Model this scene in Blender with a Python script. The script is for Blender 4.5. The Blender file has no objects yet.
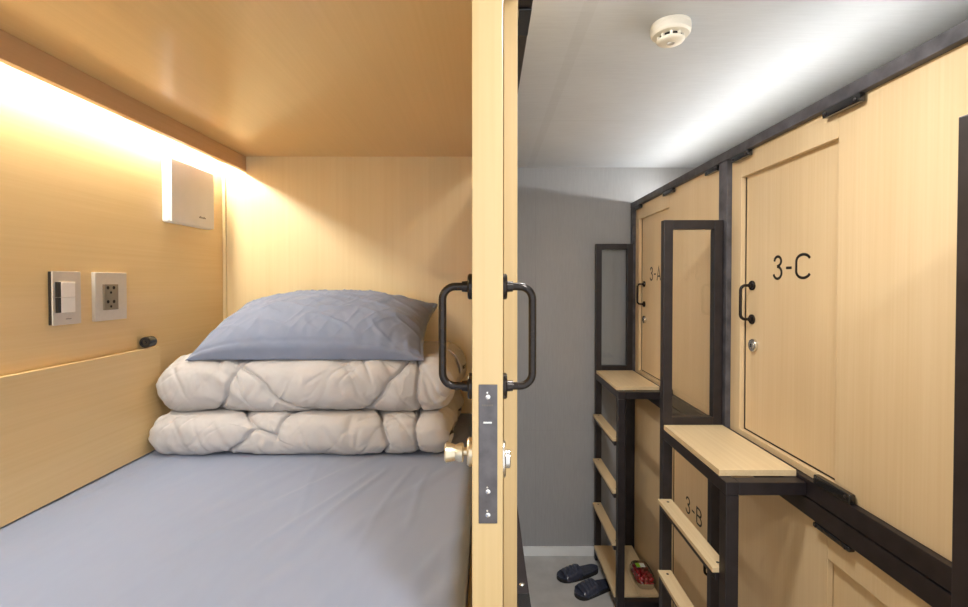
import bpy, bmesh, math, random
from mathutils import Vector, Matrix, noise
random.seed(7)
S = bpy.context.scene
C = bpy.data.collections.new('place'); S.collection.children.link(C)
PI = math.pi

# ------------------------------------------------------------------ materials
def new_mat(name):
    m = bpy.data.materials.new(name); m.use_nodes = True
    nt = m.node_tree
    return m, nt, nt.nodes['Principled BSDF']

def srgb(r, g, b):
    f = lambda c: (c/255/12.92) if c/255 <= .04045 else ((c/255+.055)/1.055)**2.4
    return (f(r), f(g), f(b), 1)

def wood(name, c1, c2, axis, rough=.38, coat=.25, fine=150, bump=.04):
    m, nt, b = new_mat(name)
    N, L = nt.nodes, nt.links
    tc = N.new('ShaderNodeTexCoord')
    mp = N.new('ShaderNodeMapping'); L.new(tc.outputs['Object'], mp.inputs[0])
    s = [fine, fine, fine]; s['XYZ'.index(axis)] = 2.0
    mp.inputs['Scale'].default_value = s
    n1 = N.new('ShaderNodeTexNoise'); n1.inputs['Scale'].default_value = 1; n1.inputs['Detail'].default_value = 4
    L.new(mp.outputs[0], n1.inputs['Vector'])
    mp2 = N.new('ShaderNodeMapping'); L.new(tc.outputs['Object'], mp2.inputs[0])
    s = [14, 14, 14]; s['XYZ'.index(axis)] = .8
    mp2.inputs['Scale'].default_value = s
    n2 = N.new('ShaderNodeTexNoise'); n2.inputs['Scale'].default_value = 1; n2.inputs['Detail'].default_value = 3
    L.new(mp2.outputs[0], n2.inputs['Vector'])
    mx = N.new('ShaderNodeMath'); mx.operation = 'MULTIPLY_ADD'; mx.inputs[1].default_value = .5
    L.new(n1.outputs['Fac'], mx.inputs[0])
    m2 = N.new('ShaderNodeMath'); m2.operation = 'MULTIPLY'; m2.inputs[1].default_value = .5
    L.new(n2.outputs['Fac'], m2.inputs[0]); L.new(m2.outputs[0], mx.inputs[2])
    r = N.new('ShaderNodeValToRGB'); L.new(mx.outputs[0], r.inputs[0])
    r.color_ramp.elements[0].position = .32; r.color_ramp.elements[0].color = c2
    r.color_ramp.elements[1].position = .66; r.color_ramp.elements[1].color = c1
    L.new(r.outputs[0], b.inputs['Base Color'])
    b.inputs['Roughness'].default_value = rough
    b.inputs['Coat Weight'].default_value = coat; b.inputs['Coat Roughness'].default_value = .16
    bp = N.new('ShaderNodeBump'); bp.inputs['Strength'].default_value = bump; bp.inputs['Distance'].default_value = .001
    L.new(n1.outputs['Fac'], bp.inputs['Height']); L.new(bp.outputs[0], b.inputs['Normal'])
    return m

W1, W2 = srgb(219, 195, 156), srgb(210, 183, 141)
V1, V2 = srgb(233, 203, 148), srgb(225, 193, 135)
wood_v = wood('maple_vertical', W1, W2, 'Z')
wood_step = wood('maple_step', srgb(228, 206, 166), srgb(215, 190, 147), 'Y', rough=.45)
wood_pod_h = wood('maple_pod_side', V1, V2, 'Y', rough=.35)
wood_pod_v = wood('maple_pod_end', srgb(238, 217, 170), srgb(232, 209, 158), 'Z', rough=.35)
wood_ceiling = wood('maple_pod_ceiling', srgb(232, 196, 134), srgb(226, 189, 126), 'Y', rough=.3, coat=.5)
wood_valance = wood('maple_valance', srgb(208, 170, 128), srgb(199, 160, 116), 'Y', rough=.35)
wood_edge = wood('maple_door_edge', srgb(210, 182, 132), srgb(198, 168, 116), 'Z', rough=.4)

def plain(name, col, rough=.5, metal=0, noise_amt=0, nscale=40, bump=0, coat=0, spec=None):
    m, nt, b = new_mat(name)
    N, L = nt.nodes, nt.links
    b.inputs['Roughness'].default_value = rough; b.inputs['Metallic'].default_value = metal
    b.inputs['Coat Weight'].default_value = coat
    if spec is not None: b.inputs['Specular IOR Level'].default_value = spec
    tc = N.new('ShaderNodeTexCoord')
    n = N.new('ShaderNodeTexNoise'); n.inputs['Scale'].default_value = nscale; n.inputs['Detail'].default_value = 5
    L.new(tc.outputs['Object'], n.inputs['Vector'])
    r = N.new('ShaderNodeValToRGB'); L.new(n.outputs['Fac'], r.inputs[0])
    k = noise_amt
    r.color_ramp.elements[0].position = .3; r.color_ramp.elements[1].position = .7
    r.color_ramp.elements[0].color = (*[c*(1-k) for c in col[:3]], 1)
    r.color_ramp.elements[1].color = (*[min(1, c*(1+k)) for c in col[:3]], 1)
    L.new(r.outputs[0], b.inputs['Base Color'])
    if bump:
        bp = N.new('ShaderNodeBump'); bp.inputs['Strength'].default_value = bump; bp.inputs['Distance'].default_value = .002
        L.new(n.outputs['Fac'], bp.inputs['Height']); L.new(bp.outputs[0], b.inputs['Normal'])
    return m

steel = plain('black_painted_steel', (.016, .012, .014), .4, 0, .35, 25, .05)
steel_rail = plain('worn_grey_black_steel', (.075, .072, .082), .5, 0, .45, 22, .05)
black_metal = plain('black_handle_metal', (.026, .020, .017), .22, .5, .2, 60)
black_plastic = plain('black_plastic', (.012, .012, .013), .22, 0, .1, 60, coat=.4)
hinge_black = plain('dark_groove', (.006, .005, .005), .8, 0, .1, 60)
brass = plain('pale_satin_nickel', (.72, .64, .47), .3, .9, .1, 50)
chrome = plain('satin_chrome', (.72, .70, .66), .25, 1, .08, 50)
faceplate_m = plain('dark_grey_lock_metal', (.14, .13, .135), .42, .6, .2, 60)
screw_m = plain('bright_screw', (.8, .78, .74), .25, 1, .05, 80)
white_plastic = plain('white_plastic', srgb(240, 238, 232), .35, 0, .02, 20)
cream_plastic = plain('cream_detector_plastic', srgb(232, 228, 215), .4, 0, .02, 20)
plate_m = plain('champagne_plate', srgb(208, 199, 184), .38, .15, .03, 90)
rocker_m = plain('rocker_white', srgb(242, 238, 230), .35, 0, .02, 50)
socket_m = plain('socket_grey', srgb(132, 122, 104), .45, .1, .05, 60)
side_dark = plain('dark_brown_side', (.018, .014, .011), .4, 0, .1, 60)
mark_m = plain('grey_print', srgb(120, 112, 100), .6, 0, .02, 50)
sign_black = plain('black_sign_print', (.008, .007, .007), .5, 0, .02, 50)
base_white = plain('white_baseboard', srgb(240, 243, 245), .5, 0, .02, 12)
slipper_m = plain('navy_vinyl', (.045, .052, .085), .2, 0, .2, 70, .08, coat=.2)
slipper_sole = plain('black_sole', (.012, .011, .012), .6, 0, .2, 90, .1)
berry_m = plain('red_berry', (.42, .012, .018), .25, 0, .5, 120, .1, coat=.3)
label_m = plain('white_label', srgb(235, 235, 225), .5, 0, .02, 30)
label_green = plain('green_label', srgb(150, 200, 40), .5, 0, .05, 30)
alu = plain('aluminium_profile', (.6, .6, .6), .4, .9, .05, 60)
pod_board = plain('raw_board', srgb(150, 140, 125), .8, 0, .08, 8)

def fabric(name, col, col2, weave=900, bump=.15, rough=.9, streak=None):
    m, nt, b = new_mat(name); N, L = nt.nodes, nt.links
    tc = N.new('ShaderNodeTexCoord')
    n = N.new('ShaderNodeTexNoise'); n.inputs['Scale'].default_value = 18; n.inputs['Detail'].default_value = 6
    mp = N.new('ShaderNodeMapping'); L.new(tc.outputs['Object'], mp.inputs[0])
    if streak: mp.inputs['Scale'].default_value = streak
    L.new(mp.outputs[0], n.inputs['Vector'])
    r = N.new('ShaderNodeValToRGB'); L.new(n.outputs['Fac'], r.inputs[0])
    r.color_ramp.elements[0].position = .3; r.color_ramp.elements[1].position = .72
    r.color_ramp.elements[0].color = col2; r.color_ramp.elements[1].color = col
    L.new(r.outputs[0], b.inputs['Base Color'])
    b.inputs['Roughness'].default_value = rough; b.inputs['Specular IOR Level'].default_value = .2
    b.inputs['Sheen Weight'].default_value = .12
    w = N.new('ShaderNodeTexNoise'); w.inputs['Scale'].default_value = weave
    L.new(tc.outputs['Object'], w.inputs['Vector'])
    bp = N.new('ShaderNodeBump'); bp.inputs['Strength'].default_value = bump; bp.inputs['Distance'].default_value = .0006
    L.new(w.outputs['Fac'], bp.inputs['Height']); L.new(bp.outputs[0], b.inputs['Normal'])
    return m
sheet_m = fabric('blue_grey_sheet', srgb(138, 148, 171), srgb(136, 146, 169), streak=(3, 1, 1))
pillow_m = fabric('slate_pillowcase', srgb(132, 141, 163), srgb(126, 136, 158), streak=(1.5, 1, 1))
quilt_m = fabric('oatmeal_quilt', srgb(195, 192, 192), srgb(189, 186, 185), weave=600)

# wall / ceiling papers : cloth-textured wallpaper with fine streaks and a seam
def paper(name, c1, c2, streak_axis, seams=(), band=None):
    m, nt, b = new_mat(name); N, L = nt.nodes, nt.links
    tc = N.new('ShaderNodeTexCoord')
    mp = N.new('ShaderNodeMapping'); L.new(tc.outputs['Object'], mp.inputs[0])
    s = [160, 160, 160]; s['XYZ'.index(streak_axis)] = 14
    mp.inputs['Scale'].default_value = s
    n = N.new('ShaderNodeTexNoise'); n.inputs['Scale'].default_value = 1; n.inputs['Detail'].default_value = 3
    L.new(mp.outputs[0], n.inputs['Vector'])
    n2 = N.new('ShaderNodeTexNoise'); n2.inputs['Scale'].default_value = 5; n2.inputs['Detail'].default_value = 5
    L.new(tc.outputs['Object'], n2.inputs['Vector'])
    ad = N.new('ShaderNodeMath'); ad.operation = 'MULTIPLY_ADD'; ad.inputs[1].default_value = .6
    L.new(n.outputs['Fac'], ad.inputs[0])
    mu = N.new('ShaderNodeMath'); mu.operation = 'MULTIPLY'; mu.inputs[1].default_value = .4
    L.new(n2.outputs['Fac'], mu.inputs[0]); L.new(mu.outputs[0], ad.inputs[2])
    r = N.new('ShaderNodeValToRGB'); L.new(ad.outputs[0], r.inputs[0])
    r.color_ramp.elements[0].position = .35; r.color_ramp.elements[1].position = .65
    r.color_ramp.elements[0].color = c2; r.color_ramp.elements[1].color = c1
    col = r.outputs[0]
    sx = N.new('ShaderNodeSeparateXYZ'); L.new(tc.outputs['Object'], sx.inputs[0])
    for ax, pos, eps, k in seams:
        cm = N.new('ShaderNodeMath'); cm.operation = 'COMPARE'
        cm.inputs[1].default_value = pos; cm.inputs[2].default_value = eps
        L.new(sx.outputs['XYZ'.index(ax)], cm.inputs[0])
        mm = N.new('ShaderNodeMix'); mm.data_type = 'RGBA'; mm.blend_type = 'MULTIPLY'
        mm.inputs[7].default_value = (k, k, k, 1)
        L.new(cm.outputs[0], mm.inputs[0]); L.new(col, mm.inputs[6]); col = mm.outputs[2]
    L.new(col, b.inputs['Base Color'])
    b.inputs['Roughness'].default_value = .75; b.inputs['Specular IOR Level'].default_value = .25
    bp = N.new('ShaderNodeBump'); bp.inputs['Strength'].default_value = .25; bp.inputs['Distance'].default_value = .001
    L.new(n.outputs['Fac'], bp.inputs['Height']); L.new(bp.outputs[0], b.inputs['Normal'])
    return m
ceil_m = paper('ceiling_wallpaper', srgb(196, 202, 209), srgb(189, 195, 202), 'X',
               seams=(('Y', 2.02, .0018, .86), ('X', .262, .018, .95)))  # narrow seam across, then a wider strip lengthwise, slightly darker
wall_m = paper('grey_wallpaper', srgb(168, 170, 173), srgb(161, 163, 166), 'Z',
               seams=(('X', .30, .0012, .9), ('Z', .78, .0012, .93)))
floor_m = plain('grey_concrete_floor', srgb(196, 196, 195), .5, 0, .12, 9, .08)

def emit(name, col, strength):
    m, nt, b = new_mat(name)
    b.inputs['Base Color'].default_value = (0, 0, 0, 1)
    b.inputs['Emission Color'].default_value = col; b.inputs['Emission Strength'].default_value = strength
    return m

def clear(name, gloss, tint=(1, 1, 1, 1), rough=.02):
    m, nt, b = new_mat(name); N, L = nt.nodes, nt.links
    N.remove(b)
    t = N.new('ShaderNodeBsdfTransparent'); t.inputs[0].default_value = tint
    g = N.new('ShaderNodeBsdfGlossy'); g.inputs['Roughness'].default_value = rough
    fr = N.new('ShaderNodeFresnel'); fr.inputs[0].default_value = 1.5
    ma = N.new('ShaderNodeMath'); ma.operation = 'MULTIPLY'; ma.inputs[1].default_value = gloss
    L.new(fr.outputs[0], ma.inputs[0])
    mx = N.new('ShaderNodeMixShader'); L.new(ma.outputs[0], mx.inputs[0])
    L.new(t.outputs[0], mx.inputs[1]); L.new(g.outputs[0], mx.inputs[2])
    L.new(mx.outputs[0], N['Material Output'].inputs[0])
    return m
glass_m = clear('clear_acrylic', 1.0, (.98, .985, .98, 1))
clam_m = clear('clear_plastic_pack', 1.6, (.96, .96, .96, 1), .1)

# ------------------------------------------------------------------ mesh helpers (all coordinates in metres, world)
def box(bm, x0, x1, y0, y1, z0, z1, bev=0.0015, seg=2, rot=None):
    r = bmesh.ops.create_cube(bm, size=1)
    vs = r['verts']
    c = Vector(((x0+x1)/2, (y0+y1)/2, (z0+z1)/2))
    for v in vs:
        p = Vector((v.co.x*(x1-x0), v.co.y*(y1-y0), v.co.z*(z1-z0)))
        if rot: p = rot @ p
        v.co = p + c
    if bev:
        es = list({e for v in vs for e in v.link_edges})
        bmesh.ops.bevel(bm, geom=es, offset=bev, segments=seg, profile=.6, affect='EDGES')
    return bm

def bx(*a, **k):
    bm = bmesh.new(); return box(bm, *a, **k)

def frame_of(d):
    d = d.normalized()
    a = Vector((0, 0, 1)) if abs(d.z) < .9 else Vector((1, 0, 0))
    u = d.cross(a).normalized(); v = d.cross(u).normalized()
    return u, v

def tube(bm, pts, r, n=16, cap=True):
    pts = [Vector(p) for p in pts]
    rs = r if isinstance(r, (list, tuple)) else [r]*len(pts)
    d0 = pts[1]-pts[0]; u, v = frame_of(d0)
    rings = []
    for i, p in enumerate(pts):
        if i == 0: d = pts[1]-pts[0]
        elif i == len(pts)-1: d = pts[-1]-pts[-2]
        else: d = (pts[i+1]-pts[i]).normalized()+(pts[i]-pts[i-1]).normalized()
        d.normalize()
        u = (u - d*u.dot(d)).normalized(); v = d.cross(u)
        rings.append([bm.verts.new(p+(u*math.cos(2*PI*k/n)+v*math.sin(2*PI*k/n))*rs[i]) for k in range(n)])
    for a, b in zip(rings, rings[1:]):
        for k in range(n):
            bm.faces.new((a[k], a[(k+1) % n], b[(k+1) % n], b[k]))
    if cap:
        bm.faces.new(rings[0][::-1]); bm.faces.new(rings[-1])
    bmesh.ops.recalc_face_normals(bm, faces=bm.faces)
    return bm

def lathe(bm, origin, axis, prof, n=32):
    """prof: list of (distance along axis, radius)"""
    o = Vector(origin); d = Vector(axis).normalized(); u, v = frame_of(d)
    rings = []
    for t, r in prof:
        r = max(r, 1e-5)
        rings.append([bm.verts.new(o+d*t+(u*math.cos(2*PI*k/n)+v*math.sin(2*PI*k/n))*r) for k in range(n)])
    for a, b in zip(rings, rings[1:]):
        for k in range(n):
            bm.faces.new((a[k], a[(k+1) % n], b[(k+1) % n], b[k]))
    bm.faces.new(rings[0][::-1]); bm.faces.new(rings[-1])
    bmesh.ops.recalc_face_normals(bm, faces=bm.faces)
    return bm

def wloc(o):
    p = Vector((0, 0, 0))
    while o:
        p += o.location; o = o.parent
    return p

def obj(name, bm, mat, parent=None, smooth=False, at=None):
    """one mesh object; `at` = its own origin (top-level things)"""
    base = wloc(parent) if parent else Vector(at if at else (0, 0, 0))
    for v in bm.verts: v.co -= base
    me = bpy.data.meshes.new(name); bm.to_mesh(me); bm.free()
    me.materials.append(mat)
    o = bpy.data.objects.new(name, me); C.objects.link(o)
    if parent: o.parent = parent
    else: o.location = base
    if smooth == 'auto':
        me.polygons.foreach_set('use_smooth', [True]*len(me.polygons))
        me.set_sharp_from_angle(angle=math.radians(35))
    elif smooth:
        me.polygons.foreach_set('use_smooth', [True]*len(me.polygons))
    return o

def tag(o, label, cat, group=None, kind=None):
    if label: o['label'] = label
    if cat: o['category'] = cat
    if group: o['group'] = group
    if kind: o['kind'] = kind
    return o

def thing(name, label, cat, loc, group=None):
    o = bpy.data.objects.new(name, None); C.objects.link(o); o.location = loc; o.empty_display_size = .05
    return tag(o, label, cat, group)

def struct(name, bm, mat, label=None):
    o = obj(name, bm, mat); o['kind'] = 'structure'
    if label: o['label'] = label; o['category'] = name.split('_')[0]
    return o

def copy_tree(o, parent=None):
    c = o.copy(); C.objects.link(c)
    if parent:
        c.parent = parent
    for ch in list(o.children): copy_tree(ch, c)
    return c

# ------------------------------------------------------------------ key dimensions
H = 1.70                 # eye height
BACK = 2.84              # corridor end wall
CEIL = 2.404
XL = -1.0                # pod side wall
PB = 1.75                # pod end wall
XR = .884                # right steel frame plane
XP = .902                # right panel plane
XD = .920                # right door plane
BED = 1.20

# ------------------------------------------------------------------ setting
struct('floor', bx(-1.03, 2.03, -.6, BACK+.03, -.04, 0, bev=0), floor_m, 'grey concrete-look corridor floor')
struct('ceiling', bx(-1.03, 2.03, -.6, BACK+.03, CEIL, CEIL+.03, bev=0), ceil_m, 'pale grey wallpapered corridor ceiling')
struct('wall_back', bx(-1.03, 2.03, BACK, BACK+.03, 0, CEIL, bev=0), wall_m, 'grey wallpapered wall at the corridor end')
struct('wall_right', bx(2.0, 2.03, -.6, BACK, 0, CEIL, bev=0), wall_m)
struct('baseboard_back', bx(.0465, XR-.01, BACK-.012, BACK, 0, .056, bev=.002), base_white, 'white baseboard along the grey end wall')
struct('wall_left', bx(XL-.03, XL, -.6, BACK, 0, CEIL, bev=0), wood_pod_h, 'light maple side wall of the sleeping pod')
struct('wall_end', bx(XL, .024, PB, PB+.02, BED-.1, 2.175, bev=0), wood_pod_v, 'light maple end wall of the sleeping pod')
struct('trim_1', bx(XL+.0003, XL+.012, PB-.009, PB-.0003, BED+.005, 2.15, bev=.001), wood_pod_v)
struct('ceiling_pod', bx(XL, .026, -.6, BACK-.001, 2.175, 2.20, bev=0), wood_ceiling, 'glossy maple ceiling of the sleeping pod')
struct('trim_2', bx(-.930, -.9125, -.6, PB-.0005, 2.12, 2.1745, bev=.0008), wood_valance, 'wooden valance hiding the light strip')
struct('floor_pod', bx(XL, .024, -.6, BACK-.001, 1.058, 1.098, bev=0), wood_pod_h)
struct('ceiling_pod_right', bx(.931, 1.98, -.6, BACK-.001, 2.120, 2.1440, bev=0), pod_board)

# ------------------------------------------------------------------ lamps (light strips, corridor lamp and added fill lights)
def strip(name, x, y0, y1, z, up, mat, label, tilt=0):
    t = thing(name, label, 'light', (x, (y0+y1)/2, z))
    s = 1 if up else -1
    b = bmesh.new(); box(b, x-.011, x+.011, y0, y1, min(z, z+s*.006), max(z, z+s*.006), bev=.001)
    obj('profile', b, alu, t)
    b = bmesh.new(); box(b, x-.007, x+.007, y0+.004, y1-.004, min(z+s*.0062, z+s*.010), max(z+s*.0062, z+s*.010), bev=.001)
    obj('diffuser', b, mat, t)
    t.rotation_euler.y = math.radians(tilt)
    return t
POD_W = 165.0
TOP_W = 92.0
LAMP_W = 205.0
FILL_LAMP_W = 185.0
led_warm = emit('warm_led', (1, .96, .86, 1), POD_W)
led_fill = emit('led_fill_next_pod', (1, .97, .89, 1), 520.0)
led_white = emit('white_led', (1, .97, .92, 1), TOP_W)
strip('led_strip', -.979, -.2, 1.735, 2.1585, False, led_warm, 'warm white light strip tucked behind the wooden valance in the pod', -14)
strip('led_strip', -.9905, 1.80, 2.30, 2.160, False, led_fill, 'unseen fill light strip added in the next left pod beyond the maple end wall', -42)  # added out of view to brighten the deep end of the corridor
strip('led_strip', 1.12, 1.0, 2.825, 2.1565, True, led_white, 'white light strip lying on top of the right pods', -88)

# near ceiling lamp set by guard-frame shadow; far one is added, unseen fill
lamp_near_m = emit('lamp_diffuser_near', (1, .985, .96, 1), LAMP_W)
fill_lamp_m = emit('fill_lamp_diffuser', (1, .985, .96, 1), FILL_LAMP_W)
for lax, lay, lm, lab in ((.38, -.04, lamp_near_m, 'round flush lamp on the corridor ceiling above the open pod'),
                          (.24, .95, fill_lamp_m, 'unseen round fill lamp added on the corridor ceiling above the nearer ladder')):
    t = thing('ceiling_lamp', lab, 'lamp', (lax, lay, CEIL), 'flush corridor lamps')
    b = bmesh.new(); lathe(b, (lax, lay, CEIL-.0005), (0, 0, -1), [(0, .10), (.012, .10), (.014, .097)], 40); obj('housing', b, white_plastic, t, 'auto')
    b = bmesh.new(); lathe(b, (lax, lay, CEIL-.0150), (0, 0, -1), [(0, .085), (.004, .083), (.006, .07)], 40)
    obj('diffuser', b, lm, t, True)

# ------------------------------------------------------------------ steel frames
def member(parent, *a, mat=steel, name='tube', bev=.002):
    return obj(name, bx(*a, bev=bev), mat, parent)

def bolt(parent, p, axis, r=.004, mat=screw_m, name='bolt'):
    b = bmesh.new(); lathe(b, p, axis, [(0, r), (.0012, r), (.0022, r*.6)], 14)
    return obj(name, b, mat, parent, 'auto')

fr = thing('steel_frame', 'black steel frame holding the right row of wooden pods', 'frame', (.92, 1.1, 0))
Y0 = -.6
member(fr, XR, XR+.045, Y0, BACK-.001, 2.1515, 2.184, mat=steel_rail, name='top_rail')
member(fr, XR, XR+.05, Y0, BACK-.001, 1.108, 1.156, name='middle_rail')
member(fr, XR, XR+.05, Y0, BACK-.001, 1.054, 1.103, name='middle_rail')
member(fr, XR, XR+.05, Y0, BACK-.001, .0, .05, name='bottom_rail')
for (a, c) in ((2.795, BACK-.001), (1.70, 1.76), (.60, .66)):
    member(fr, XR, XR+.045, a, c, 1.158, 2.150, mat=steel_rail, name='post')
    member(fr, XR, XR+.045, a, c, .052, 1.052, name='post')
def clip(y0, y1, zt, down=True, hd=.022):
    # rounded flat retaining clip with a bolt head at each end
    z0, z1 = (zt-hd, zt) if down else (zt, zt+.026)
    b = bx(XR-.004, XR+.014, y0, y1, z0, z1, bev=.005, seg=3)
    c = obj('clip', b, black_plastic, fr, 'auto')
    zb = z0+min(.009, hd*.5) if down else z1-.009
    bolt(c, (XR-.0041, y1-.012, zb), (-1, 0, 0), .0045, steel)
    bolt(c, (XR-.0041, y0+.012, zb), (-1, 0, 0), .0045, steel)
for off in (0, 1.1):
    clip(1.560+off, 1.668+off, 2.150)
    clip(1.095+off, 1.217+off, 2.150)
    clip(.672+off, .77+off, 2.150)
    clip(1.110+off, 1.235+off, 1.156, False)
    clip(1.110+off, 1.235+off, 1.053, True, .013)

fl = thing('steel_frame', 'black steel frame along the left pods, edge just right of the wooden door', 'frame', (.05, 1.1, 0))
member(fl, .050, .074, .10, BACK-.001, 2.15, 2.184, name='top_rail')
member(fl, .050, .074, .10, BACK-.001, 1.054, 1.156, name='bottom_rail')
member(fl, .050, .074, 2.795, BACK-.001, 1.158, 2.148, name='post')
member(fl, .050, .072, 1.70, 1.76, 1.158, 2.148, name='post')
member(fl, .050, .072, 2.795, BACK-.001, .001, 1.052, name='post')
bolt(fl, (.0625, .818, 1.1561), (0, 0, 1), .0045)
b = bx(.052, .0735, .70, .79, 1.1565, 1.160, bev=.001); obj('clip', b, black_plastic, fl)
b = bx(.052, .0735, .76, .84, 2.1455, 2.1495, bev=.001); obj('clip', b, black_plastic, fl)

# ------------------------------------------------------------------ sign lettering (constant stroke, slightly raised)
def ribbon(bm, pts, w, fx, closed=False, depth=.0006):
    """flat stroke in (u,v); fx maps (u,v,d)->world"""
    P = [Vector((p[0], p[1])) for p in pts]
    L, R = [], []
    n = len(P)
    for i in range(n):
        a = P[i-1] if (i or closed) else P[i]
        c = P[(i+1) % n] if (i < n-1 or closed) else P[i]
        d1 = (P[i]-a); d2 = (c-P[i])
        if d1.length < 1e-9: d1 = d2
        if d2.length < 1e-9: d2 = d1
        t = (d1.normalized()+d2.normalized()).normalized()
        nrm = Vector((-t.y, t.x)); k = 1/max(.5, abs(nrm.dot(Vector((-d1.normalized().y, d1.normalized().x)))))
        L.append(P[i]+nrm*w/2*k); R.append(P[i]-nrm*w/2*k)
    m = n if closed else n-1
    V = [[bm.verts.new(fx(q.x, q.y, dd)) for q in side] for side in (L, R) for dd in (0, depth)]
    for i in range(m):
        j = (i+1) % n
        for A, B in ((V[0], V[1]), (V[1], V[3]), (V[3], V[2]), (V[2], V[0])):
            bm.faces.new((A[i], A[j], B[j], B[i]))
    if not closed:
        for i in (0, n-1): bm.faces.new((V[0][i], V[1][i], V[3][i], V[2][i]))

def arc(cx, cy, rx, ry, a0, a1, n=12):
    return [(cx+rx*math.cos(math.radians(a0+(a1-a0)*i/n)), cy+ry*math.sin(math.radians(a0+(a1-a0)*i/n))) for i in range(n+1)]

GL = {
 '3': (.56, [[(.06, .76)]+arc(.27, .76, .21, .20, 165, -75, 14)[1:]+[(.24, .535)], [(.24, .535)]+arc(.26, .27, .25, .25, 80, -165, 16)]),
 '-': (.40, [[(.04, .46), (.36, .46)]]),
 'C': (.86, [[*arc(.41, .70, .37, .26, 22, 180, 12), *arc(.41, .30, .37, .26, 180, 338, 12)]]),
 'A': (.68, [[(.02, .0), (.32, .97), (.62, .0)], [(.12, .30), (.52, .30)]]),
 'B': (.66, [[(.06, .04), (.06, .96), *arc(.32, .745, .24, .215, 90, -90, 12), (.06, .53)], [(.32, .53), *arc(.34, .285, .26, .245, 90, -90, 12), (.06, .04)]]),
 'D': (.70, [[(.06, .04), (.06, .96), *arc(.28, .62, .34, .34, 90, 0, 8), *arc(.28, .38, .34, .34, 0, -90, 8), (.06, .04)]]),
}
def sign_text(text, y, z, h, x, parent):
    bm = bmesh.new(); u0 = 0
    for ch in text:
        w, strokes = GL[ch]
        for st in strokes:
            ribbon(bm, [(u0+p[0], p[1]) for p in st], .108, lambda u, v, d: Vector((x-d, y-u*h*1.08, z+v*h)))
        u0 += w+.18
    bmesh.ops.recalc_face_normals(bm, faces=bm.faces)
    return obj('number_sign', bm, sign_black, parent)

# ------------------------------------------------------------------ hardware
def d_handle(parent, y, z0, z1, x, s, proj=.042, r=.0052):
    """D pull handle standing off plane x towards s (-1 / +1 in x)"""
    c = .017
    pts = [(x, y, z1)]
    for i in range(9):
        a = PI/2*i/8
        pts.append((x+s*(proj-c+c*math.sin(a)), y, z1-c+c*math.cos(a)))
    for i in range(9):
        a = PI/2*i/8
        pts.append((x+s*(proj-c+c*math.cos(a)), y, z0+c-c*math.sin(a)))
    pts.append((x, y, z0))
    b = bmesh.new(); tube(b, pts, r, 16)
    h = obj('handle', b, black_metal, parent, 'auto')
    for z in (z0, z1):
        b = bmesh.new(); lathe(b, (x+s*.0003, y, z), (s, 0, 0), [(0, .017), (.0045, .017), (.0062, .0155), (.0062, .0075), (.014, .0068)], 28)
        obj('rosette', b, black_metal, h, 'auto')
    return h

def key_cylinder(parent, y, z, x, s):
    b = bmesh.new(); lathe(b, (x+s*.0002, y, z), (s, 0, 0), [(0, .0225), (.007, .0225), (.0095, .0205), (.0095, .013), (.012, .0125), (.012, .004)], 28)
    k = obj('lock_cylinder', b, chrome, parent, 'auto')
    b = bx(x+s*.0130-.0006, x+s*.0130+.0006, y-.0012, y+.0012, z-.0055, z+.0055, bev=0)
    obj('keyhole', b, hinge_black, k)
    return k

# ------------------------------------------------------------------ right pods : front panels and sliding doors
def pod_front(dy0, dy1, y0, y1, z0, z1, oz0, oz1, label):
    t = thing('front_panel', label, 'panel', (XP+.008, (y0+y1)/2, z0))
    x0, x1 = XP, XP+.016
    obj('header', bx(x0, x1, dy0, dy1, oz1, z1, bev=.0012), wood_v, t)
    obj('sill', bx(x0, x1, dy0, dy1, z0, oz0, bev=.0012), wood_v, t)
    obj('stile', bx(x0, x1, dy1+.0004, y1, z0, z1, bev=.0012), wood_v, t)
    obj('side_panel', bx(x0, x1, y0, dy0-.0004, z0, z1, bev=.0012), wood_v, t)
    return t

def sliding_door(dy0, dy1, oz0, oz1, text, sy, sz, hy, hz0, hz1, kz, label):
    t = thing('sliding_door', label, 'door', (XD+.014, (dy0+dy1)/2, oz0-.012))
    obj('leaf', bx(XD, XD+.028, dy0-.03, dy1+.03, oz0-.012, oz1+.02, bev=.001), wood_v, t)
    sign_text(text, sy, sz, .0745, XD-.0002, t)
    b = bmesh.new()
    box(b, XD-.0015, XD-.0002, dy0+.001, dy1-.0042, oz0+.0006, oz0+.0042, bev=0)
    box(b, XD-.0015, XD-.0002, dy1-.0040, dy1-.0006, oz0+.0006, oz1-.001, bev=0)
    obj('shadow_gap_strip', b, hinge_black, t)  # dark strips draw the shadow gap along the door's bottom and jamb
    d_handle(t, hy, hz0, hz1, XD-.0002, -1)
    key_cylinder(t, hy-.012, kz, XD-.0002, -1)
    return t

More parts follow.
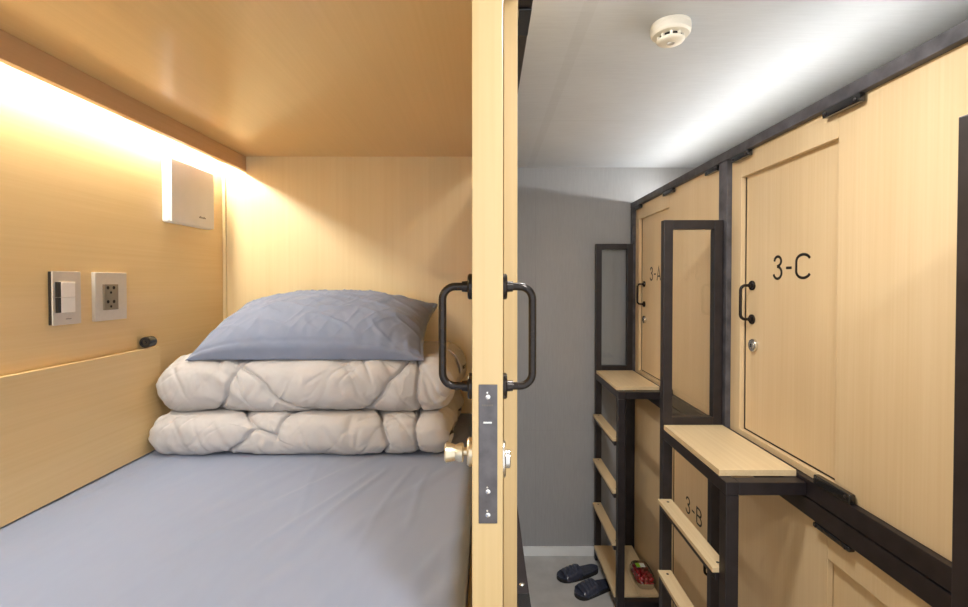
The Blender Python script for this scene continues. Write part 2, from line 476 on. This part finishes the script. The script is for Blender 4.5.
U0, U1, UO0, UO1 = 1.1565, 2.1510, 1.176, 2.071
L0, L1, LO0, LO1 = .0505, 1.0535, .09, .968
off = 1.1
pod_front(1.186, 1.636, .661, 1.699, U0, U1, UO0, UO1, 'maple front panel around the nearer upper pod door, beside the steel post')
pod_front(1.186+off, 1.636+off-.006, .661+off, 2.794, U0, U1, UO0, UO1, 'maple front panel around the far upper pod door, next to the grey end wall')
pod_front(.78, 1.208, .661, 1.699, L0, L1, LO0, LO1, 'lower maple front panel below the nearer upper pod, under the double rail')
pod_front(1.80, 2.25, .661+off, 2.794, L0, L1, LO0, LO1, 'lower far maple front panel behind the two step ladders')
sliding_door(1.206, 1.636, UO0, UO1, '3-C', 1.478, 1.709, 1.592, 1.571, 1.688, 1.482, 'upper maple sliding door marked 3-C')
sliding_door(1.206+off, 1.63+off, UO0, UO1, '3-A', 2.596, 1.709, 2.685, 1.571, 1.688, 1.482, 'far upper maple sliding door marked 3-A, near the grey end wall')
sliding_door(1.80, 2.25, LO0, LO1, '3-B', 2.112, .642, 1.838, .518, .635, .43, 'lower maple sliding door marked 3-B, seen through the step ladder')
t = thing('sliding_door', 'recessed lower maple sliding door below the nearer double rail', 'door', (XD+.014, .99, LO0-.012))
obj('leaf', bx(XD, XD+.028, .75, 1.238, LO0-.012, LO1+.02, bev=.001), wood_v, t)
d_handle(t, .83, .518, .635, XD-.0002, -1)

# ------------------------------------------------------------------ step ladders
def make_ladder(label, ny, fy, rz=.892):
    """ny/fy near and far end of the wooden tread, corridor side x .66"""
    xl, xr, T = .660, .880, .036
    t = thing('step_ladder', label, 'ladder', ((xl+xr)/2, (ny+fy)/2, 0), 'black steel step ladders along the right pods')
    n0 = ny-.042
    pz = 1.1462
    f0, f1 = fy+.001, fy+.033          # far posts and guard stand just beyond the boards
    obj('post', bx(xl, xl+T, n0, n0+T, 0, pz-T, bev=.002), steel, t)
    obj('post', bx(xl, xl+T, f0, f1, 0, pz, bev=.002), steel, t)
    obj('post', bx(xr-T, xr, f0, f1, 0, pz, bev=.002), steel, t)
    b = bmesh.new()
    box(b, xl, xl+T, n0+.0005, f0-.0005, pz-T+.0005, pz, .002)
    box(b, xl+T+.0005, xr+.002, n0, n0+T, pz-T+.0005, pz, .002)
    box(b, xr-T+.0005, xr, n0+T+.0005, f0-.0005, pz-T+.0005, pz, .002)
    obj('platform_frame', b, steel, t)
    obj('platform_board', bx(xl+.002, xr+.002, ny, fy, pz+.0004, pz+.0185, bev=.0012), wood_step, t)
    for k in range(3):
        z = rz-.2695*k
        r = obj('rung', bx(xl-.018, xl+.032, n0+T+.001, fy-.001, z-.014, z, bev=.0015), wood_step, t)
        for yy in (n0+T+.026, fy-.026):
            b = bmesh.new(); lathe(b, (xl+.010, yy, z+.0002), (0, 0, 1), [(0, .0048), (.0006, .0048), (.0008, .003)], 14)
            obj('screw', b, steel, r, 'auto')
        obj('rung_bar', bx(xl-.010, xl+.022, n0+T+.0010, f0-.0010, z-.036, z-.0145, bev=.0015), steel, t)
    b = bmesh.new()
    box(b, xl, xl+T, n0+T+.0005, f0-.0005, .048, .078, .002)
    box(b, xl+T+.0005, xr, n0, n0+T, .035, .078, .002)
    box(b, xr-T, xr, n0+T+.0005, f0-.0005, .048, .078, .002)
    obj('base_frame', b, steel, t)
    obj('base_board', bx(xl-.008, xl+.120, n0+T+.001, fy-.002, .0785, .096, bev=.0012), wood_step, t)
    obj('base_board', bx(xl+.1215, xr+.002, n0+T+.001, fy-.002, .0785, .096, bev=.0012), wood_step, t)
    z0, z1 = pz+.0005, 1.931
    B = .034
    g = bmesh.new()
    box(g, xl, xl+B, f0, f1, z0, z1, .002); box(g, xr-B+.002, xr+.002, f0, f1, z0, z1, .002)
    box(g, xl+B+.0003, xr-B+.0017, f0, f1, z1-B, z1, .002); box(g, xl+B+.0003, xr-B+.0017, f0, f1, z0, z0+B*1.35, .002)
    gf = obj('guard_frame', g, steel, t)
    ym = (f0+f1)/2
    obj('pane', bx(xl+B-.003, xr-B+.005, ym-.0025, ym+.0025, z0+B*1.35-.003, z1-B+.003, bev=0), glass_m, gf)
    return t
make_ladder('black steel step ladder with wooden treads standing in front of door 3-C', 1.303, 1.716, .886)
make_ladder('far black steel step ladder standing against the grey end wall', 2.345, 2.779, .899)
make_ladder('black steel step ladder at the right edge, its guard frame cut off', .205, .615)

# ------------------------------------------------------------------ left pod front : fixed panel and the open sliding door
t = thing('front_panel', 'maple fixed front panel edge just behind the open door handle', 'panel', (.036, 1.2, 1.157))
obj('side_panel', bx(.0252, .0462, .70, 1.80, 1.054, 2.15, bev=.001), wood_edge, t)
t = thing('front_panel', 'unseen maple panel added beside the grey end wall to screen the next pod light', 'panel', (.036, 2.6, 1.157))
obj('side_panel', bx(.0252, .0462, 2.40, 2.79, 1.054, 2.15, bev=.001), wood_edge, t)  # added out of view, keeps the next pod's light off the end wall
t = thing('front_panel', 'lower maple front panel of the left pod row under the black rail', 'panel', (.036, 1.2, .0))
obj('side_panel', bx(.0262, .0462, -.6, 2.79, .001, 1.053, bev=.001), wood_edge, t)

t = thing('sliding_door', 'open maple sliding door seen edge-on in the middle, with black pull handles', 'door', (0, .8, 1.16))
LX0, LX1, LY = -.0184, .0196, .564
obj('leaf', bx(LX0, LX1, LY, 1.06, 1.16, 2.10, bev=.0012), wood_edge, t)
d_handle(t, .605, 1.563, 1.694, LX0-.0002, -1, proj=.040)
d_handle(t, .605, 1.563, 1.694, LX1+.0002, 1, proj=.040)
fp = obj('lock_faceplate', bx(-.0103, .0128, LY-.0012, LY+.004, 1.402, 1.574, bev=.0008), faceplate_m, t)
for z in (1.559, 1.442, 1.413):
    b = bmesh.new(); lathe(b, (.0012, LY-.0013, z), (0, -1, 0), [(0, .0032), (.0008, .0030), (.0014, .0016)], 16)
    obj('screw', b, screw_m, fp, 'auto')
    for dx, dz in ((-.0022, .003), ):
        b = bmesh.new(); lathe(b, (.0012+dx*.4, LY-.0013, z+.0052), (0, -1, 0), [(0, .0014), (.0006, .0012)], 10)
        obj('screw', b, screw_m, fp, 'auto')
obj('latch_slot', bx(-.0045, .0060, LY-.0018, LY-.0010, 1.5262, 1.5284, bev=0), screw_m, fp)
# faint stamped word band on the plate (unreadable) kept as tiny raised ticks
b = bmesh.new()
for i in range(7):
    box(b, -.0058+i*.0020, -.0048+i*.0020, LY-.0016, LY-.0010, 1.5475, 1.5495, bev=0)
obj('stamped_mark', b, mark_m, fp)
# inside thumb turn : oval plate, stem, winged knob
b = bmesh.new(); lathe(b, (LX0-.0002, .606, 1.4755), (-1, 0, 0), [(0, .0185), (.005, .0185), (.0075, .0165), (.0075, .008)], 36)
tp = obj('thumb_turn', b, brass, t, 'auto')
b = bmesh.new(); lathe(b, (LX0-.0077, .606, 1.4755), (-1, 0, 0), [(0, .0055), (.006, .0055)], 20); obj('stem', b, brass, tp, 'auto')
b = bmesh.new()
tube(b, [(LX0-d, .606, 1.4745) for d in (.0125, .0140, .0180, .0235, .0300, .0355, .0375)],
     [.0105, .0125, .0120, .0098, .0120, .0130, .0110], 28)
obj('knob', b, brass, tp, 'auto')
b = bmesh.new(); lathe(b, (LX1+.0002, .606, 1.466), (1, 0, 0), [(0, .0235), (.003, .0235), (.0045, .022), (.0045, .0125), (.010, .012), (.011, .010)], 36)
kc = obj('lock_cylinder', b, chrome, t, 'auto')

# ------------------------------------------------------------------ pod wall fittings
t = thing('wall_unit', 'white rounded cover unit mounted high on the wooden pod wall', 'wall unit', (XL, 1.52, 1.885))
ux = XL+.0004
b = bx(ux, XL+.024, 1.415, 1.640, 1.885, 2.085, bev=.008, seg=4); obj('housing', b, white_plastic, t, 'auto')
b = bx(XL+.0245, XL+.031, 1.417, 1.638, 1.887, 2.083, bev=.003, seg=3); c = obj('cover', b, white_plastic, t, 'auto')
b = bmesh.new()
for i, hgt in enumerate((.006, .009, .006, .006, .008, .006)):
    yy = 1.552+.0062*i
    box(b, XL+.0311, XL+.0314, yy, yy+.0042, 1.9155, 1.9155+hgt*.8, bev=0)
obj('printed_mark', b, mark_m, c)

t = thing('light_switch', 'champagne double rocker switch on the pod wall', 'switch', (XL, 1.09, 1.66))
obj('back_box', bx(XL+.0004, XL+.0085, 1.047, 1.118, 1.601, 1.724, bev=.001), side_dark, t)
obj('plate', bx(XL+.0088, XL+.0120, 1.046, 1.119, 1.600, 1.725, bev=.001), plate_m, t)
for z0, z1 in ((1.665, 1.700), (1.629, 1.6642)):
    rot = Matrix.Rotation(math.radians(-3), 3, 'Z')
    obj('rocker', bx(XL+.0122, XL+.0185, 1.0606, 1.0964, z0, z1, bev=.0008), rocker_m, t)
    obj('rocker_side', bx(XL+.0122, XL+.0180, 1.0520, 1.0603, z0, z1, bev=0), side_dark, t)
b = bmesh.new()
for i in range(5): box(b, XL+.0121, XL+.0123, 1.078+i*.003, 1.080+i*.003, 1.612, 1.6145, bev=0)
obj('printed_mark', b, mark_m, t)

t = thing('power_outlet', 'champagne power outlet plate with grey double socket', 'outlet', (XL, 1.22, 1.66))
obj('plate', bx(XL+.0004, XL+.0100, 1.162, 1.264, 1.600, 1.725, bev=.0015), plate_m, t)
si = obj('socket', bx(XL+.0102, XL+.0120, 1.184, 1.233, 1.627, 1.694, bev=.0006), socket_m, t)
for zc in (1.678, 1.6415):
    for dy, dz in ((-.0095, .007), (.0095, .007), (0, -.0055)):
        b = bmesh.new(); lathe(b, (XL+.0121, 1.2085+dy, zc+dz), (1, 0, 0), [(0, .0044 if dz > 0 else .0034), (.0004, .0040 if dz > 0 else .0030)], 14)
        obj('hole', b, hinge_black, si)

t = thing('fold_down_table', 'maple fold-down table panel folded flat against the pod wall', 'table', (XL, .55, BED+.01))
obj('table_panel', bx(XL+.003, XL+.0185, -.3, 1.379, BED+.004, 1.5070, bev=.001), wood_pod_h, t)
obj('hinge', bx(XL+.0004, XL+.0026, -.2, 1.2, BED+.02, BED+.045, bev=0), steel, t)
t = thing('door_knob', 'small black cylindrical knob on the pod wall above the folded table', 'knob', (XL, 1.32, 1.525))
b = bmesh.new(); lathe(b, (XL+.0165, 1.349, 1.5262), (.08, -1, 0), [(0, .013), (.003, .0155), (.031, .0158), (.034, .0145), (.034, .010), (.031, .009), (.031, .004), (.033, .003)], 32)
obj('knob', b, black_plastic, t, 'auto')

# ------------------------------------------------------------------ mattress with fitted sheet
def mattress():
    bm = bmesh.new()
    x0, x1, y0, y1 = XL+.004, -.036, -.6, PB-.003
    nx, ny = 150, 260
    def zt(x, y):
        z = BED
        # long soft creases pulled from the door side, and small ripples
        q = Vector((x*3.2+y*1.1, y*.8-x*.4, 0))
        z += .0030*(noise.noise(q*1.3))
        c = noise.noise(Vector(((x*1.0-.55*y)*16, (y+.5*x)*1.6, 3.1)))
        z += .0045*max(0, c-.12)*(1.6 if x > -.6 else .7)
        c2 = noise.noise(Vector(((x*.85-.2*y)*26, (y)*1.2, 9.1)))
        z += .0032*max(0, c2-.15)
        for (xa, ya, xb, yb, am) in ((-.267, 1.24, -.368, .86, .0042), (-.30, 1.22, -.45, .80, .0034), (-.20, 1.25, -.25, .80, .0030), (-.46, 1.28, -.40, .92, .0026), (-.15, 1.22, -.17, .9, .0026), (-.36, 1.25, -.52, .98, .0024)):
            L2 = (xb-xa)**2+(yb-ya)**2
            t_ = ((x-xa)*(xb-xa)+(y-ya)*(yb-ya))/L2
            if -.3 < t_ < 1.3:
                dd = ((x-xa)*(yb-ya)-(y-ya)*(xb-xa))/math.sqrt(L2)+.006*math.sin(t_*5+xa*20)
                z += am*math.exp(-(dd/.0075)**2)*max(0, 1-abs(2*t_-1)**2)
        if y > 1.27: z = min(z, BED+.0035)
        r = .035
        for d in (x1-x, ):
            if d < r: z -= r-math.sqrt(max(0, r*r-(r-d)**2))
        return z
    xs = [x0+(x1-x0)*(1-(1-i/nx)**1.25) for i in range(nx+1)]
    ys = [y0+(y1-y0)*j/ny for j in range(ny+1)]
    g = [[bm.verts.new((x, y, zt(x, y))) for y in ys] for x in xs]
    for i in range(nx):
        for j in range(ny):
            bm.faces.new((g[i][j], g[i+1][j], g[i+1][j+1], g[i][j+1]))
    # skirt to the base
    rim = [g[i][0] for i in range(nx+1)]+[g[nx][j] for j in range(1, ny+1)]+[g[i][ny] for i in range(nx-1, -1, -1)]+[g[0][j] for j in range(ny-1, 0, -1)]
    low = [bm.verts.new((v.co.x, v.co.y, 1.0995)) for v in rim]
    n = len(rim)
    for k in range(n):
        bm.faces.new((rim[k], low[k], low[(k+1) % n], rim[(k+1) % n]))
    bm.faces.new(low)
    bmesh.ops.recalc_face_normals(bm, faces=bm.faces)
    o = obj('mattress', bm, sheet_m, at=(-.5, .6, 1.0995), smooth=True)
    tag(o, 'mattress under a smooth blue-grey fitted sheet in the wooden pod', 'mattress')
mattress()

# ------------------------------------------------------------------ folded quilts
def quilt(label, x0, x1, yf, yb, z0, z1, seed, tilt=0, seams=(), right_out=.0):
    bm = bmesh.new()
    hx, cx = (x1-x0)/2, (x0+x1)/2
    R = (z1-z0)/2; zc = (z0+z1)/2; ys = yf+R
    rE = .065; a0 = 1-rE/hx
    flat = yb-ys
    Ltop = flat; Larc = PI*R; tot = 2*flat+Larc
    na = 460
    SS = [flat*i/44 for i in range(44)]+[flat+Larc*i/120 for i in range(120)]+[flat+Larc+flat*i/16 for i in range(17)]
    ns = len(SS)-1
    # denser samples on front arc
    def A(i):
        t = -1+2*i/na
        return math.copysign(1-(1-abs(t))**1.35, t) if True else t
    rows = []
    for i in range(na+1):
        a = max(-1, min(1, A(i)))
        k = max(0, (abs(a)-a0)/(1-a0)); e = math.sqrt(max(0, 1-min(1, k)**2.3))
        x = cx+hx*a
        row = []
        for j in range(ns+1):
            s = SS[j]           # 0 back-top -> front -> back-bottom
            if s < flat: y, z, nv = yb-s, R, Vector((0, 0, 1))
            elif s < flat+Larc:
                th = (s-flat)/R
                y, z, nv = ys-R*math.sin(th)*1.0, R*math.cos(th), Vector((0, -math.sin(th), math.cos(th)))
                # squarer than a circle
                z = R*math.copysign(abs(math.cos(th))**.75, math.cos(th))
            else: y, z, nv = ys+(s-flat-Larc), -R, Vector((0, 0, -1))
            u = x; v = s-flat-Larc/2   # v=0 at the front middle
            # quilting seams
            d = 9.; al = 0
            wu = u+.020*noise.noise(Vector((u*5, v*9, seed)))
            for (ua, va, ub, vb) in seams:
                p = Vector((ua, va)); q = Vector((ub, vb)); r_ = Vector((wu, v))
                t_ = max(0, min(1, (r_-p).dot(q-p)/(q-p).length_squared))
                dd = (r_-(p+(q-p)*t_)).length
                if dd < d: d = dd; al = t_*(q-p).length+ua*7
            puff = .013*(1-math.exp(-(d/.04)))
            groove = -.0115*math.exp(-(d/.0050)**2)
            # short gathers running across each seam
            gat = .4+noise.noise(Vector((al*44, d*5, seed+4)))
            puck = .0105*(gat-.4)*math.exp(-d/.030)*(1-math.exp(-d/.004))
            soft = .0075*noise.noise(Vector((u*6.5, v*8, seed+1)))+.0030*noise.noise(Vector((u*22+v*9, v*11-u*6, seed+2)))
            # slanting drag wrinkles
            w1 = u*.80-v*.60; w2 = u*.60+v*.80
            rid = noise.noise(Vector((w1*20, w2*4, seed+6)))
            soft -= .0060*math.exp(-(rid/.11)**2)*max(0, .25+noise.noise(Vector((u*5, v*5, seed+9))))*2
            rid2 = noise.noise(Vector((w2*30, w1*7, seed+12)))
            soft -= .0026*math.exp(-(rid2/.10)**2)*max(0, .2+noise.noise(Vector((u*7, v*7, seed+19))))*2
            soft += .0006*noise.noise(Vector((u*90, v*90, seed)))
            endw = math.exp(-(1-abs(a))*hx/.05)
            pk = endw*.006*noise.noise(Vector((v*45, u*8, seed+8)))
            disp = (puff+groove+puck+soft+pk)*(.35+.65*e)
            disp *= max(0, min(1, (1 if abs(nv.z) < .98 or nv.z > 0 else .25)))
            # ends tuck in toward the middle depth
            yy = y+(1-e)*.03*(1 if y < (yf+yb)/2 else -1)
            zz = zc+z*e+nv.z*disp
            yy += nv.y*disp
            xx = x+(endw*math.copysign(1, a))*(pk*1.5+.012*noise.noise(Vector((v*9, seed, 0))))
            if a > 0: xx += right_out*endw*max(0, (y-yf)/(yb-yf))
            zz += tilt*(x-cx)
            zz = min(max(zz, z0), z1+.006)
            yy = min(yy, PB-.004); xx = max(xx, XL+.0200)
            row.append(bm.verts.new((xx, yy, zz)))
        rows.append(row)
    for i in range(na):
        for j in range(ns):
            bm.faces.new((rows[i][j], rows[i+1][j], rows[i+1][j+1], rows[i][j+1]))
    for i in range(na):   # close the back
        bm.faces.new((rows[i+1][0], rows[i][0], rows[i][ns], rows[i+1][ns]))
    bmesh.ops.remove_doubles(bm, verts=bm.verts, dist=1e-6)
    bmesh.ops.recalc_face_normals(bm, faces=bm.faces)
    o = obj('folded_quilt', bm, quilt_m, at=(cx, (yf+yb)/2, z0), smooth=True)
    return tag(o, label, 'quilt', 'folded oatmeal quilts on the bed')

quilt('lower folded oatmeal quilt lying directly on the blue-grey sheet', -.976, -.105, 1.300, 1.735, 1.2045, 1.311, 3.0,
      seams=((-.84, .12, -.66, -.02), (-.66, -.02, -.74, -.14), (-.66, -.02, -.60, .0), (-.60, 0, -.56, -.14), (-.34, .14, -.285, .02), (-.285, .02, -.33, -.14), (-.20, .16, -.205, -.14), (-.74, .2, -.84, .12), (-.52, .3, -.34, .14)), right_out=.015)
quilt('upper folded oatmeal quilt stacked under the grey pillow', -.966, -.103, 1.325, 1.735, 1.3175, 1.470, 11.0,
      seams=((-.84, .16, -.715, -.06), (-.715, -.06, -.68, -.13), (-.715, -.06, -.60, .03), (-.60, .03, -.47, .10), (-.47, .10, -.40, .16), (-.40, .12, -.26, -.04), (-.26, -.04, -.22, -.13), (-.185, .18, -.215, -.13), (-.84, .16, -.9, .3)), tilt=.0, right_out=.022)

# ------------------------------------------------------------------ pillow
def pillow():
    bm = bmesh.new()
    W, D = .350, .200
    n, m = 260, 150
    tilt = math.radians(15.5)
    cx, cy, cz = -.534, 1.528, 1.550
    def pt(u, v, side):
        # outline : edges bow inwards, corners are pointed ears
        x = W*u*(1-.045*(1-u*u)*0-.05*(1-abs(v)**2.0)*abs(u)**3)
        y = D*v*(1-.07*(1-abs(u)**2.2)*abs(v)**3*(1 if v > 0 else .15))
        e = max(0, 1-abs(u)**2.6)**.62*max(0, 1-abs(v)**2.4)**(.56 if side > 0 else .36)
        t = (.106 if side > 0 else .100)*e
        if side < 0: t *= 1.0
        du, dv = (1-abs(u))*W, (1-abs(v))*D
        # gathers radiating from the seams
        f = 0
        f += (.0085 if v < 0 else .0012)*noise.noise(Vector((x*38, dv*7, 1.0+side)))*math.exp(-dv/.035)*(1-math.exp(-dv/.006))
        f += .0100*noise.noise(Vector((y*34, du*5, 5.0+side)))*math.exp(-du/.06)*(1-math.exp(-du/.006))*(1.5 if u > 0 else .8)
        f += .0042*noise.noise(Vector((x*5.5+y*5, y*9-x*3, 2.0)))*e
        r1 = noise.noise(Vector((x*8+y*20, y*4-x*5, 7.3))); f += .0080*max(0, .22-abs(r1))*4*e
        r2 = noise.noise(Vector((x*20-y*14, y*7+x*4, 4.3))); f += .0035*max(0, .2-abs(r2))*4*e
        f += .0012*noise.noise(Vector((x*60+y*30, y*24, 6.3)))*e
        z = side*t+(f if side > 0 else f*.4)
        # seam welt
        if min(du, dv) < .006: z += side*.0040*(1-min(du, dv)/.006)
        elif min(du, dv) < .014: z -= side*.0022*math.sin(PI*(min(du, dv)-.006)/.008)
        z += abs(u)**5*(.006 if v > 0 else -.030*abs(v)**2)+(.004*max(0, v) if u > 0 else .0)*abs(u)**3
        p = Vector((x, y*math.cos(tilt)-z*math.sin(tilt), y*math.sin(tilt)+z*math.cos(tilt)))
        p += Vector((cx, cy, cz))
        # front edge drapes over the quilt shoulder, nothing sinks through it
        q = max(0, min(.985, (1.408-p.y)/.100))
        zq = 1.403+.0830*(1-q*q)**.42
        if p.y < 1.318: zq = 1.40
        return Vector((p.x, min(p.y, PB-.004), max(p.z, zq+.003*abs(noise.noise(Vector((x*9, y*9, 0)))))))
    grids = []
    us = [math.sin(PI/2*(-1+2*i/n)) if False else (-1+2*i/n) for i in range(n+1)]
    f_ = lambda t: math.copysign(1-(1-abs(t))**1.5, t)
    for side in (1, -1):
        grids.append([[bm.verts.new(pt(f_(-1+2*i/n), f_(-1+2*j/m), side)) for j in range(m+1)] for i in range(n+1)])
    for k, g in enumerate(grids):
        for i in range(n):
            for j in range(m):
                q = (g[i][j], g[i+1][j], g[i+1][j+1], g[i][j+1])
                bm.faces.new(q if k == 0 else q[::-1])
    a, b2 = grids
    ring = lambda g: [g[i][0] for i in range(n)]+[g[n][j] for j in range(m)]+[g[i][m] for i in range(n, 0, -1)]+[g[0][j] for j in range(m, 0, -1)]
    ra, rb = ring(a), ring(b2)
    for k in range(len(ra)):
        l = (k+1) % len(ra)
        bm.faces.new((ra[k], rb[k], rb[l], ra[l]))
    bmesh.ops.remove_doubles(bm, verts=bm.verts, dist=1e-5)
    bmesh.ops.recalc_face_normals(bm, faces=bm.faces)
    o = obj('pillow', bm, pillow_m, at=(cx, cy, 1.475), smooth=True)
    tag(o, 'plump slate-grey pillow on top of the folded quilts', 'pillow')
pillow()

# ------------------------------------------------------------------ smoke detector
dx, dy = .503, 1.271
t = thing('smoke_detector', 'round cream smoke detector on the corridor ceiling', 'smoke detector', (dx, dy, CEIL))
b = bmesh.new(); lathe(b, (dx, dy, CEIL-.0005), (0, 0, -1), [(0, .052), (.007, .053), (.009, .0515), (.010, .053), (.024, .052), (.030, .047), (.031, .030)], 48)
obj('base', b, cream_plastic, t, 'auto')
b = bmesh.new(); lathe(b, (dx, dy, CEIL-.031), (0, 0, -1), [(0, .029), (.010, .029)], 40)
obj('sensor_core', b, hinge_black, t, 'auto')
b = bmesh.new()
for k in range(9):
    a = 2*PI*k/9+.2
    p = Vector((dx+.0315*math.cos(a), dy+.0315*math.sin(a), CEIL-.0365))
    box(b, p.x-.003, p.x+.003, p.y-.003, p.y+.003, CEIL-.043, CEIL-.031, .0006, rot=Matrix.Rotation(a, 3, 'Z'))
obj('cage_bar', b, cream_plastic, t)
b = bmesh.new(); lathe(b, (dx, dy, CEIL-.041), (0, 0, -1), [(0, .036), (.002, .0365), (.005, .034), (.008, .026), (.009, .012)], 40)
cp = obj('cap', b, cream_plastic, t, 'auto')
b = bmesh.new(); lathe(b, (dx, dy, CEIL-.0501), (0, 0, -1), [(0, .0105), (.0008, .0105), (.0008, .007), (.0003, .006)], 28)
obj('lens', b, plain('grey_lens', srgb(190, 187, 178), .4, 0, .02, 50), cp, 'auto')

# ------------------------------------------------------------------ slippers
def slipper(toe, heel, label, side):
    toe, heel = Vector((*toe, 0)), Vector((*heel, 0))
    ax = (toe-heel); Ls = ax.length; ax.normalize(); lat = Vector((-ax.y, ax.x, 0))
    t = thing('slipper', label, 'slipper', tuple((toe+heel)/2), 'navy slippers on the floor')
    def half(s):   # half width along 0 heel..1 toe
        w = .036+.012*math.sin(min(1, max(0, (s-.15)/.7))*PI*.62)
        k = .16
        if s < k: w *= math.sqrt(max(0, 1-((k-s)/k)**2))
        if s > .80: w *= math.sqrt(max(0, 1-((s-.80)/.20)**2))
        return w
    def outline(grow=0):
        n = 40; l, r = [], []
        for i in range(n+1):
            s = .5-.5*math.cos(PI*i/n)
            c = .006*side*math.sin(s*PI)*(1 if s > .3 else s/.3)
            w = max(.0005, half(s)+grow*min(1, half(s)/.02))
            p = heel+ax*(s*Ls)
            l.append(p+lat*(w+c)); r.append(p+lat*(-w+c))
        return l+r[::-1]
    def slab(grow, z0, z1, bev):
        bm = bmesh.new(); P = outline(grow)
        f = bm.faces.new([bm.verts.new((p.x, p.y, z0)) for p in P])
        r = bmesh.ops.extrude_face_region(bm, geom=[f])
        for v in r['geom']:
            if isinstance(v, bmesh.types.BMVert): v.co.z = z1
        bmesh.ops.remove_doubles(bm, verts=bm.verts, dist=.0006)
        bmesh.ops.recalc_face_normals(bm, faces=bm.faces)
        return bm
    obj('sole', slab(.0, 0.0005, .018, 0), slipper_sole, t, 'auto')
    obj('footbed', slab(-.004, .0182, .0255, 0), slipper_m, t, 'auto')
    # broad arched strap, two shells
    bm = bmesh.new(); n, m = 26, 22; out = []
    for sh in (0, 1):
        g = []
        for i in range(n+1):
            s = .50+.38*i/n
            row = []
            for j in range(m+1):
                a = PI*j/m
                w = half(s)+.003-.003*sh; hgt = .062-.022*(i/n)**1.3-.003*sh
                c = .006*side
                crease = .0022*math.sin(i*1.1+j*.25)*math.sin(a)
                p = heel+ax*(s*Ls)+lat*(w*math.cos(a)*1.0+c)
                z = .010+(hgt-.010+crease)*math.sin(a)**.62
                row.append(bm.verts.new((p.x, p.y, z)))
            g.append(row)
        out.append(g)
        for i in range(n):
            for j in range(m):
                bm.faces.new((g[i][j], g[i+1][j], g[i+1][j+1], g[i][j+1]))
    for j in range(m):
        for i in (0, n):
            bm.faces.new((out[0][i][j], out[0][i][j+1], out[1][i][j+1], out[1][i][j]))
    for i in range(n):
        for j in (0, m):
            bm.faces.new((out[0][i][j], out[0][i+1][j], out[1][i+1][j], out[1][i][j]))
    bmesh.ops.recalc_face_normals(bm, faces=bm.faces)
    obj('strap', bm, slipper_m, t, True)
slipper((.402, 2.600), (.652, 2.690), 'navy slipper lying farther from the ladder, nearer the white baseboard', 1)
slipper((.478, 2.450), (.705, 2.555), 'navy slipper with its heel tucked beside the far step ladder', -1)

# ------------------------------------------------------------------ berry pack on the ladder base
px, py, pz = .836, 2.45, .0963
t = thing('fruit_pack', 'clear plastic pack of red berries on the base of the far step ladder', 'food pack', (px, py, pz))
hw, hl, hh = .050, .085, .05
b = bmesh.new()
def loft(bm, secs):
    rings = []
    for z, w, l in secs:
        ring = []
        for k in range(32):
            a = 2*PI*k/32
            c, s = math.cos(a), math.sin(a); p = 5
            q = (abs(c)**p+abs(s)**p)**(-1/p)
            ring.append(bm.verts.new((px+w*c*q, py+l*s*q, pz+z)))
        rings.append(ring)
    for a_, b_ in zip(rings, rings[1:]):
        for k in range(32): bm.faces.new((a_[k], a_[(k+1) % 32], b_[(k+1) % 32], b_[k]))
    bm.faces.new(rings[-1])
    return rings
loft(b, [(.035, hw+.004, hl+.004), (.034, hw, hl), (.002, hw*.86, hl*.9), (.0008, hw*.8, hl*.86)])
obj('tray', b, clam_m, t, True)
b = bmesh.new(); loft(b, [(.0355, hw+.004, hl+.004), (.037, hw, hl), (.058, hw*.9, hl*.93), (.061, hw*.85, hl*.9)])
lid = obj('lid', b, clam_m, t, True)
obj('label', bx(px-.025, px+.022, py+.015, py+.050, pz+.0615, pz+.0619, bev=0), label_m, lid)
obj('label_print', bx(px-.025, px-.004, py+.015, py+.050, pz+.0620, pz+.0623, bev=0), label_green, lid)
bm = bmesh.new()
lathe(bm, (0, 0, 0), (0, 0, 1), [(-.0150, .001), (-.0125, .0060), (-.006, .0112), (.002, .0135), (.008, .0118), (.0115, .006), (.0122, .001)], 18)
bme = bpy.data.meshes.new('berry'); bm.to_mesh(bme); bm.free(); bme.materials.append(berry_m)
bme.polygons.foreach_set('use_smooth', [True]*len(bme.polygons))
k = 0
for lay in range(2):
    for iy in range(5):
        for ix in range(3):
            o = bpy.data.objects.new('berry', bme); C.objects.link(o)
            o.location = (px-.027+.027*ix+.002*math.sin(k), py-.058+.029*iy+.002*math.cos(k*2), pz+.0165+.0255*lay)
            o.rotation_euler = (1.2*math.sin(k*1.7)+.3, .9*math.cos(k*2.3), k*1.1)
            tag(o, 'red berry inside the clear plastic pack', 'berry', 'red berries in the plastic pack'); k += 1

# ------------------------------------------------------------------ world, camera, view
w = bpy.data.worlds.new('world'); S.world = w; w.use_nodes = True
w.node_tree.nodes['Background'].inputs[0].default_value = (.93, .965, 1.0, 1)
w.node_tree.nodes['Background'].inputs[1].default_value = 1.6

cam = bpy.data.cameras.new('camera'); co = bpy.data.objects.new('camera', cam); C.objects.link(co)
F = 460.0; pitch = math.radians(.88)
cam.sensor_width = 36; cam.sensor_fit = 'HORIZONTAL'; cam.lens = 36*F/968
co.location = (0, 0, H); co.rotation_euler = (PI/2-pitch, 0, 0)
cam.shift_x = -(487-484)/968
cam.shift_y = -((303.5-282)-F*math.tan(pitch))/968
cam.clip_start = .02
S.camera = co
S.view_settings.view_transform = 'Standard'; S.view_settings.look = 'None'
S.view_settings.gamma = 1; S.view_settings.use_curve_mapping = False
S.view_settings.exposure = 0.0
S.cycles.max_bounces = 10; S.cycles.diffuse_bounces = 6; S.cycles.transparent_max_bounces = 16
S.cycles.use_denoising = True
